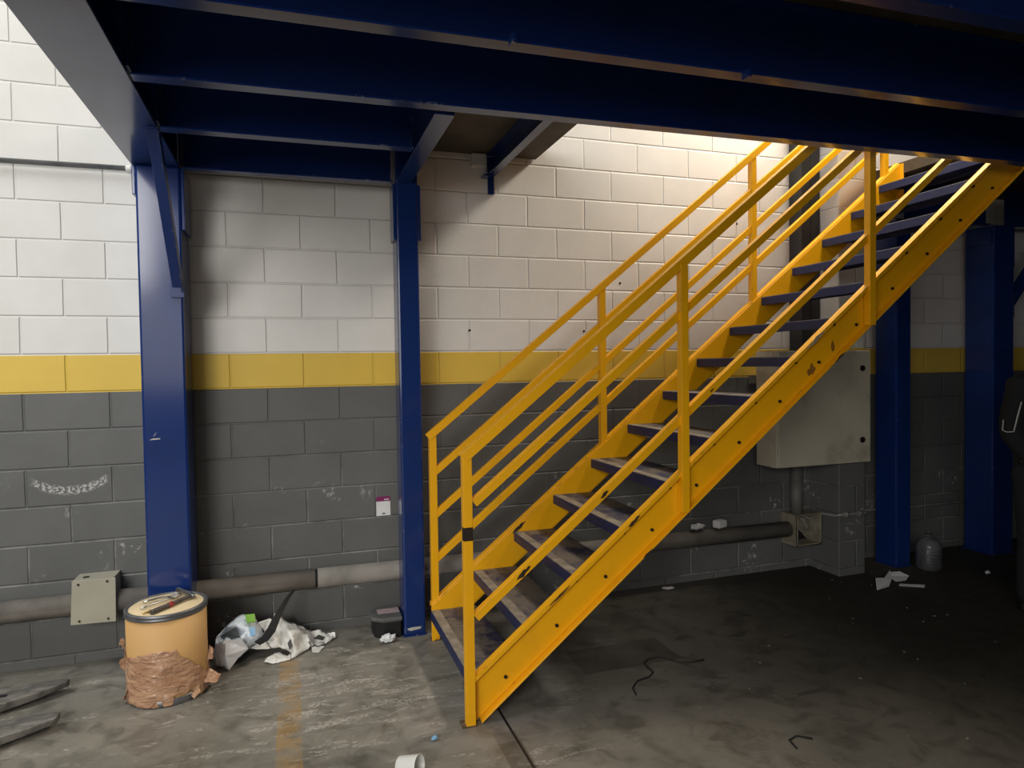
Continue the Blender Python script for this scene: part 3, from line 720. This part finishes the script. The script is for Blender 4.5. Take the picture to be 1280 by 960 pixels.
crumpled_sack([(0.946, -0.21, 0.125), (0.917, -0.19, 0.159), (0.984, -0.17, 0.172), (0.996, -0.18, 0.163), (1.009, -0.16, 0.194), (1.016, -0.17, 0.172), (1.037, -0.15, 0.167), (1.069, -0.16, 0.135), (1.102, -0.16, 0.127), (1.142, -0.15, 0.095), (1.196, -0.14, 0.058), (1.241, -0.13, 0.059), (1.285, -0.13, 0.026), (1.334, -0.14, 0.032), (1.333, -0.17, 0.014), (1.274, -0.218, 0.004), (1.272, -0.253, 0.004), (1.232, -0.33, 0.004), (1.203, -0.311, 0.004), (1.198, -0.26, 0.011), (1.093, -0.367, 0.004), (0.999, -0.386, 0.004), (0.956, -0.355, 0.004), (0.961, -0.33, 0.014), (1.01, -0.31, 0.027), (1.042, -0.3, 0.016), (1.067, -0.328, 0.004), (1.091, -0.3, 0.011), (1.036, -0.29, 0.048), (0.985, -0.29, 0.047), (0.92, -0.31, 0.062), (0.886, -0.31, 0.072), (0.917, -0.3, 0.086), (0.96, -0.26, 0.109)], [(5.0, -4.32), (4.55, -3.78), (5.6, -3.37), (5.78, -3.52), (5.97, -2.96), (6.08, -3.3), (6.4, -3.24), (6.9, -3.68), (7.4, -3.72), (8.0, -4.05), (8.8, -4.4), (9.45, -4.25), (10.1, -4.62), (10.8, -4.5), (10.82, -4.9), (10.0, -5.42), (10.0, -5.62), (9.45, -6.15), (9.0, -6.1), (8.9, -5.72), (7.3, -6.68), (5.8, -7.02), (5.12, -6.92), (5.22, -6.6), (6.0, -6.18), (6.5, -6.22), (6.9, -6.5), (7.27, -6.18), (6.4, -5.7), (5.6, -5.82), (4.55, -5.86), (4.0, -5.79), (4.5, -5.46), (5.2, -4.8)], [(1.076, -0.28, 0.128), (1.036, -0.21, 0.114), (1.101, -0.31, 0.081), (1.15, -0.21, 0.045), (1.141, -0.25, 0.107), (1.186, -0.27, 0.053), (0.986, -0.28, 0.113), (0.997, -0.2, 0.137), (1.024, -0.29, 0.098), (1.075, -0.31, 0.05), (1.119, -0.33, 0.031), (1.242, -0.15, 0.012), (1.011, -0.355, 0.02), (1.068, -0.22, 0.064), (1.174, -0.2, 0.063), (0.963, -0.16, 0.126), (1.282, -0.2, 0.026), (1.048, -0.335, 0.01)], [(7.0, -4.4), (6.4, -4.3), (7.4, -5.2), (8.15, -5.05), (8.0, -4.4), (8.7, -5.2), (5.6, -4.8), (5.8, -4.0), (6.2, -5.0), (7.0, -5.7), (7.7, -6.0), (9.5, -5.0), (6.0, -6.55), (6.9, -5.0), (8.5, -4.7), (5.3, -4.0), (10.1, -5.0), (6.6, -6.5)], seed=7.0, amp=.012).build('sack_skin', M['sack_b'], sB)
M['dark_hollow'] = mat('shaded_fold', (.07, .068, .062), .8)  # dark tone that paints the shade in the sack's hollows
quad('shaded_fold', [(1.21, -0.24, 0.052), (1.241, -0.2, 0.053), (1.275, -0.2, 0.034), (1.264, -0.22, 0.025)], M['dark_hollow'], sB, .003)
quad('shaded_fold', [(1.075, -0.315, 0.073), (1.092, -0.3, 0.092), (1.097, -0.325, 0.06), (1.086, -0.33, 0.04)], M['dark_hollow'], sB, .003)
# dark strip lying over the sacks
stp = MB()
pts = [(0.924, -0.372, 0.117), (0.964, -0.362, 0.134), (0.996, -0.345, 0.17), (1.017, -0.3, 0.201), (1.046, -0.245, 0.24), (1.079, -0.19, 0.277), (1.113, -0.142, 0.305)]
ws = [.018, .021, .023, .020, .014, .011, .008]
vs = []; fs = []
for (x, y, z), w_ in zip(pts, ws):
    d = Vector((.8, .1, -.6)).normalized()
    for k in (-1, 1): vs.append(Vector((x, y, z)) + d * w_ * k)
for i in range(len(pts) - 1): fs.append((2 * i, 2 * i + 1, 2 * i + 3, 2 * i + 2))
o = stp.add(vs, fs).build('rubber_strip', M['rubber'], None, solid=.010, bevel=.002); tag(o, 'black tapered rubber strip leaning across the two sacks', 'strip')

# ------------------------------------------------------------------ dark tines at the left edge
def tine(x_tip, yb, yf_tip, yf, x0, z0, label):
    t = thing('metal_tine', (x_tip - .3, (yb + yf) / 2, 0), label, 'tine', 'dark metal tines on the floor')
    b = MB(); th = .052
    pl_ = [(x0, yb), (x_tip - .02, yb), (x_tip, yb - .015), (x_tip, yf_tip), (x_tip - .10, yf_tip - (yf_tip - yf) * .5), (x_tip - .235, yf), (x0, yf)]
    n = len(pl_)
    top = [(x, y, z0 + th + (.006 if i in (2, 3) else 0)) for i, (x, y) in enumerate(pl_)]
    bot = []
    for i, (x, y) in enumerate(pl_):
        rise = max(0, (x - (x_tip - .30)) / .30) * .026
        inw = .012 if i in (3, 4, 5, 6) else 0
        bot.append((x, y + inw, z0 + rise))
    b.add(top + bot, [list(range(n)), list(range(2 * n - 1, n - 1, -1))] + [(i, n + i, n + (i + 1) % n, (i + 1) % n) for i in range(n)])
    b.build('blade', M['tine'], t, bevel=.006)
    return t
mt, nt, bs = new_mat('worn_dark_tine'); co = coords(nt)
f = ramp01(nt, noise_tex(nt, co, 9, 6, .65, (1, 2.5, 1)), .42, .68)
L(nt, mixc(nt, f, (.12, .115, .108), (.27, .25, .225)), bs.inputs['Base Color']); bs.inputs['Roughness'].default_value = .42; bs.inputs['Metallic'].default_value = .25
bump(nt, bs, noise_tex(nt, co, 24, 5), .35, .006); M['tine'] = mt
t1 = tine(.068, -.335, -.385, -.530, -1.3, .006, 'dark worn metal tine on the floor, nearer the wall of the two')
MB().box(-.235, -.16, -.455, -.39, .0565, .0595).build('slot', M['black'], t1)
tine(.128, -.690, -.765, -.875, -1.3, .006, 'dark worn metal tine on the floor, nearer the camera of the two')

# ------------------------------------------------------------------ battery box and tissue by the slim column
bt = thing('plastic_case', (1.63, -.19, 0), 'black plastic case with a grey lid beside the slim column foot', 'case')
MB().prism([(1.548, -.225), (1.60, -.262), (1.70, -.262), (1.704, -.10), (1.56, -.10), (1.54, -.14)], 'z', .002, .098).build('case_body', M['black'], bt, bevel=.008)
M['case_lid'] = mat('dusty_grey_lid', (.13, .13, .125), .6, 0, .25, 10)
MB().prism([(1.534, -.232), (1.595, -.274), (1.704, -.274), (1.706, -.09), (1.55, -.09), (1.526, -.14)], 'z', .098, .122).build('case_lid', M['case_lid'], bt, bevel=.006)
MB().box(1.575, 1.70, -.19, -.12, .1215, .1245).build('lid_label', M['pinklabel'], bt)
def wad(name, c, r, seed, label, cat, matl, group=None, flat=.7, n=3):
    bm = bmesh.new(); bmesh.ops.create_icosphere(bm, subdivisions=n, radius=1)
    for v in bm.verts:
        q = v.co * 1.7 + Vector((seed, seed * .7, 0)); k = .72 + .55 * abs(noise.noise(q)) + .35 * noise.noise(q * 2.6)
        v.co = Vector((v.co.x * r[0] * k, v.co.y * r[1] * k, v.co.z * r[2] * k))
    zmin = min(v.co.z for v in bm.verts)
    mb = MB(); mb.add([v.co + Vector((c[0], c[1], c[2] - zmin)) for v in bm.verts], [[v.index for v in f.verts] for f in bm.faces], False); bm.free()
    o = mb.build(name, matl); return tag(o, label, cat, group)
wad('paper_wad', (1.616, -.315, .001), (.048, .03, .026), 2.1, 'crumpled white tissue in front of the black case', 'tissue', M['paper'])
wad('paper_wad', (3.80, -.085, PZ + .05), (.062, .03, .02), 5.3, 'crumpled pale scrap lying on the wall pipe under the stairs', 'paper', M['paper'])
o = MB().box(-.045, .045, -.03, .03, 0, .05, Matrix.Rotation(.35, 3, 'Z'), (3.985, -.085, PZ + .052)).build('small_carton', M['paper'], None, bevel=.006); tag(o, 'small white box resting on the wall pipe under the stairs', 'box')
# white plastic cup, lying tilted at the bottom edge
cup = thing('plastic_cup', (1.53, -1.57, 0), 'white plastic cup lying on the floor at the bottom edge', 'cup')
R_ = Matrix.Rotation(math.radians(62), 4, 'X') @ Matrix.Rotation(0, 4, 'Z')
pf = [(.030, .0), (.034, .004), (.040, .085), (.042, .088), (.040, .090), (.0385, .088), (.0325, .006), (0.0, .005)]
tmp = MB().lathe(pf, (0, 0, 0), 32)
Rz = Matrix.Rotation(math.radians(-38), 4, 'Z') @ Matrix.Rotation(math.radians(80), 4, 'Y')
vv = [Rz @ Vector(v) for v in tmp.v]; zm = min(v.z for v in vv)
tmp.v = [tuple(v + Vector((1.485, -1.565, -zm + .001))) for v in vv]
tmp.build('cup_body', M['white_plastic'], cup)

# ------------------------------------------------------------------ papers, bottle, cable on the right
def sheet(name, pts, label, cat, group, m=None, th=.0025):
    b = MB(); b.add(pts, [list(range(len(pts)))] if len(pts) <= 4 else [(0, 1, 2, 5), (5, 2, 3, 4)])
    o = b.build(name, m or M['paper'], None, solid=th); return tag(o, label, cat, group)
sheet('paper_sheet', [(4.845, -.62, .006), (4.97, -.60, .008), (5.10, -.50, .010), (5.10, -.49, .075), (4.99, -.545, .05), (4.87, -.585, .075)], 'folded white paper standing on the floor before the slim column', 'paper', 'white papers at the column foot')
sheet('paper_sheet', [(5.11, -.53, .006), (5.20, -.53, .004), (5.30, -.47, .006), (5.26, -.425, .03), (5.18, -.415, .03), (5.12, -.455, .02)], 'white paper scrap lying flat against slim column foot', 'paper', 'white papers at the column foot')
sheet('paper_sheet', [(5.06, -.60, .004), (5.19, -.685, .004), (5.23, -.655, .007), (5.09, -.575, .006)], 'narrow grey paper strip lying in front of the folded paper', 'paper', 'white papers at the column foot')
bo = thing('water_jug', (5.575, -.395, 0), 'clear ribbed plastic jug on the floor behind slim right column', 'bottle')
prof = [(.0, .002), (.072, .002), (.08, .012)]
for k in range(6):
    z = .022 + k * .022; prof += [(.080, z), (.0865, z + .006), (.0865, z + .012), (.080, z + .018)]
prof += [(.084, .165), (.082, .19), (.062, .222), (.030, .243), (.022, .25), (.022, .272), (.024, .274), (.020, .276), (.019, .25), (.058, .218), (.078, .188), (.078, .02), (.07, .008), (0, .008)]
MB().lathe(prof, (5.575, -.395, 0), 40).build('jug_shell', M['clear'], bo)
ob = MB().tube([(2.627, -1.337, .004), (2.636, -1.30, .004), (2.645, -1.27, .004), (2.70, -1.215, .004), (2.78, -1.195, .004), (2.82, -1.16, .004), (2.822, -1.10, .004), (2.83, -1.05, .004), (2.87, -1.02, .004), (2.94, -1.015, .004), (2.97, -1.06, .004), (3.01, -1.115, .004), (3.08, -1.13, .004), (3.14, -1.125, .004)], .0035, 8).build('thin_cable', M['rubber']); tag(ob, 'thin black cable squiggling on the floor under the stairs', 'cable')
ob = MB().tube([(3.02, -1.94, .003), (3.035, -1.88, .003), (3.085, -1.865, .003), (3.13, -1.905, .003)], .004, 8).build('wire_offcut', M['rubber']); tag(ob, 'short curled black wire on the dark floor at the bottom', 'wire')
# small litter on the floor
lit = [(3.56, -.10, .05, .010, 'thin white sliver on the floor by the wall under stairs'), (1.66, -1.385, .016, .012, 'tiny blue chip on the floor in front of the near stair post'),
       (5.87, -.62, .03, .012, 'small pale scrap on the floor before the last blue column')]
for i, (x, y, r, h, lab) in enumerate(lit):
    wad('litter_scrap', (x, y, .001), (r, r * .45, h), 3.3 + i * 1.9, lab, 'scrap', M['paper'] if i != 1 else M['sky_blue'], None, n=2)
tiny = MB(); rr = random.Random(4)
for k in range(70):
    x = rr.uniform(.75, 5.2); y = rr.uniform(-2.2, -.25); s_ = rr.uniform(.002, .007)
    tiny.box(-s_, s_, -s_ * .6, s_ * .6, 0, s_ * .5, Matrix.Rotation(rr.uniform(0, 3), 3, 'Z'), (x, y, .0005))
o = tiny.build('floor_grit', M['pvc']); tag(o, 'scattered pale grit and crumbs over the concrete floor', 'grit', kind='stuff')

# ------------------------------------------------------------------ the person at the right edge
def skin(name, verts, edges, radii, m, parent, sub=2, root=0):
    me = bpy.data.meshes.new(name); off = Vector(parent.location)
    me.from_pydata([tuple(Vector(v) - off) for v in verts], edges, []); me.update(); me.materials.append(m)
    o = bpy.data.objects.new(name, me); C.objects.link(o); o.parent = parent
    md = o.modifiers.new('skin', 'SKIN'); md.use_smooth_shade = True
    for i, r in enumerate(radii):
        sv = me.skin_vertices[0].data[i]; sv.radius = r if isinstance(r, tuple) else (r, r); sv.use_root = (i == root)
    s2 = o.modifiers.new('sub', 'SUBSURF'); s2.levels = sub; s2.render_levels = sub
    return o
px, py = 5.445, -1.27
pe = thing('person', (px, py, 0), 'person in black jacket and dark trousers standing at right edge', 'person')
def P(x, y, z): return (px + x, py + y, z)
# body: pelvis, spine, neck, head, arms with hands, legs (faces away from the stair, towards +X and a little to the camera)
V = [P(0, 0, .95), P(0, 0, 1.12), P(0, 0, 1.30), P(0, 0, 1.42), P(0.0, 0, 1.50), P(.012, -.01, 1.58), P(.015, -.015, 1.66)]
E_ = [(i, i + 1) for i in range(6)]; Rr = [(.115, .085), (.12, .09), (.14, .095), (.11, .08), (.05, .05), (.075, .088), (.068, .085)]
def limb(root, pts, rs):
    last = root
    for p_, r_ in zip(pts, rs):
        V.append(p_); Rr.append((r_, r_)); E_.append((last, len(V) - 1)); last = len(V) - 1
    return last
hands = []
for s_ in (-1, 1):
    limb(0, [P(s_ * .095, 0, .86), P(s_ * .10, -.01, .50), P(s_ * .10, .01, .10), P(s_ * .105, -.10, .04)], [.068, .052, .038, .03])
    h = limb(3, [P(s_ * .19, 0, 1.40), P(s_ * .242, .03, 1.12), P(s_ * .18, -.11, .92), P(s_ * .16, -.15, .865)], [.050, .036, .029, .025])
    for k in range(4):                            # loosely curled fingers in front of the thigh
        fx = s_ * (.185 - k * .020); ln = (.062, .070, .066, .052)[k]
        limb(h, [P(fx, -.175, .845), P(fx, -.192, .845 - ln * .55), P(fx, -.182, .845 - ln)], [.0095, .0085, .007])
    limb(h, [P(s_ * .130, -.160, .860), P(s_ * .112, -.180, .838), P(s_ * .108, -.190, .815)], [.010, .009, .0075])
skin('body', V, E_, Rr, M['skin'], pe)
# jacket
V = [P(0, 0, .86), P(0, 0, 1.10), P(0, 0, 1.30), P(0, 0, 1.42), P(0, 0, 1.49)]; E_ = [(i, i + 1) for i in range(4)]
Rr = [(.195, .145), (.18, .135), (.195, .135), (.15, .11), (.075, .07)]
for s_ in (-1, 1): limb(3, [P(s_ * .20, 0, 1.395), P(s_ * .255, .03, 1.12), P(s_ * .178, -.115, .905)], [.075, .068, .052])
skin('jacket', V, E_, Rr, M['cloth'], pe)
V = [P(0, 0, .97), P(0, 0, .90)]; E_ = [(0, 1)]; Rr = [(.17, .13), (.165, .13)]
for s_ in (-1, 1): limb(1, [P(s_ * .10, 0, .80), P(s_ * .105, -.01, .48), P(s_ * .105, .01, .055)], [.105, .078, .070])
skin('trousers', V, E_, Rr, M['trouser'], pe)
for s_ in (-1, 1):
    V = [P(s_ * .105, .06, .045), P(s_ * .105, -.02, .045), P(s_ * .108, -.12, .036), P(s_ * .11, -.19, .03)]
    skin('shoe', V, [(0, 1), (1, 2), (2, 3)], [(.042, .042), (.046, .044), (.046, .034), (.034, .026)], M['rubber'], pe)
# head details
b = MB()
bm = bmesh.new(); bmesh.ops.create_uvsphere(bm, u_segments=24, v_segments=16, radius=1)
for v in bm.verts:
    v.co = Vector((v.co.x * .088, v.co.y * .100, v.co.z * .098))
hc = Vector(P(.015, .004, 1.655))
keep = [f for f in bm.faces if not (f.calc_center_median().y < -.045 and f.calc_center_median().z < .05) and f.calc_center_median().z > -.055]
vi = {}
hv = []; hf_ = []
for f in keep:
    q = []
    for v in f.verts:
        if v.index not in vi: vi[v.index] = len(hv); hv.append(hc + v.co)
        q.append(vi[v.index])
    hf_.append(q)
bm.free(); b.add(hv, hf_, True); b.build('hair', M['hair'], pe, solid=.01)
MB().lathe([(0, -.018), (.010, -.012), (.012, 0), (.007, .012), (0, .03)], P(.015, -.108, 1.625), 12).build('nose', M['skin'], pe)
for s_ in (-1, 1):
    MB().lathe([(0, -.006), (.008, -.004), (.011, 0), (.008, .004), (0, .006)], P(.015 + s_ * .030, -.080, 1.652), 12).build('eye', M['ink'], pe)
    MB().lathe([(0, -.03), (.010, -.02), (.014, 0), (.012, .02), (0, .03)], P(.015 + s_ * .084, -.005, 1.645), 10).build('ear', M['skin'], pe)
MB().tube([P(-.008, -.098, 1.585), P(.015, -.103, 1.582), P(.038, -.098, 1.585)], [.004, .006, .004], 8).build('mouth', mat('lip', (.30, .12, .10), .5), pe)
# pale piping on the sleeve
jk = [c_ for c_ in pe.children if c_.name.startswith('jacket')][0]
MB().tube([P(-.272, -.056, 1.30), P(-.286, -.050, 1.24), P(-.298, -.044, 1.18), P(-.306, -.036, 1.125)], .0045, 8).tube([P(-.306, -.036, 1.125), P(-.318, -.005, 1.12), P(-.319, .02, 1.13), P(-.312, .02, 1.19)], .0035, 8).build('sleeve_piping', M['piping'], jk)['label'] = 'pale piping on the black sleeve'

# ------------------------------------------------------------------ light
def area(name, loc, target, sx, sy, power, col):
    l = bpy.data.lights.new(name, 'AREA'); l.shape = 'RECTANGLE'; l.size = sx; l.size_y = sy; l.energy = power; l.color = col
    o = bpy.data.objects.new(name, l); C.objects.link(o); o.location = loc
    o.rotation_euler = (Vector(target) - Vector(loc)).to_track_quat('-Z', 'Y').to_euler()
    return o
area('skylight', (-2.5, -2.0, 6.5), (-.6, -.3, 1), 3, 3, 245, (.96, 1.0, .985))
area('hall_fill', (-2.5, -9.2, 4.0), (1.5, -.6, 1), 3, 2, 315, (1.0, .975, .94))  # added fill high behind the camera, no opening modelled
area('side_fill', (-3.0, -6.5, 2.2), (1.5, -.6, 1), 3, 2, 100, (1.0, .98, .95))  # added fill from the left front, its source is unseen
area('rear_fill', (0, -9.2, 2.0), (1.5, -.6, 1), 3, 1.5, 33, (1.0, .97, .93))  # weak fill added behind the camera, not an actual door
area('stairwell_lamp', (4.9, -.70, 4.75), (3.6, -.1, 2.7), 1.2, .4, 145, (1.0, .89, .74))
w = bpy.data.worlds.new('World'); bpy.context.scene.world = w; w.use_nodes = True
w.node_tree.nodes['Background'].inputs[0].default_value = (.9, .93, 1, 1); w.node_tree.nodes['Background'].inputs[1].default_value = .004

# ------------------------------------------------------------------ camera (solved from the block courses of the wall)
cam = bpy.data.cameras.new('camera'); co_ = bpy.data.objects.new('camera', cam); C.objects.link(co_)
yaw, pitch, roll, fpx = .3187, -.0278, -.0151, 835.62
f = Vector((math.sin(yaw) * math.cos(pitch), math.cos(yaw) * math.cos(pitch), math.sin(pitch)))
r = Vector((math.cos(yaw), -math.sin(yaw), 0)); u = r.cross(f)
r2 = r * math.cos(roll) + u * math.sin(roll); u2 = -r * math.sin(roll) + u * math.cos(roll)
co_.matrix_world = Matrix(((r2.x, u2.x, -f.x, 1.1278), (r2.y, u2.y, -f.y, -4.096), (r2.z, u2.z, -f.z, 1.557), (0, 0, 0, 1)))
cam.sensor_fit = 'HORIZONTAL'; cam.sensor_width = 36; cam.lens = 36 * fpx / 1280; cam.clip_start = .05
sc = bpy.context.scene; sc.camera = co_
sc.view_settings.view_transform = 'Standard'; sc.view_settings.look = 'None'; sc.view_settings.gamma = 1; sc.view_settings.use_curve_mapping = False
sc.view_settings.exposure = 0.0
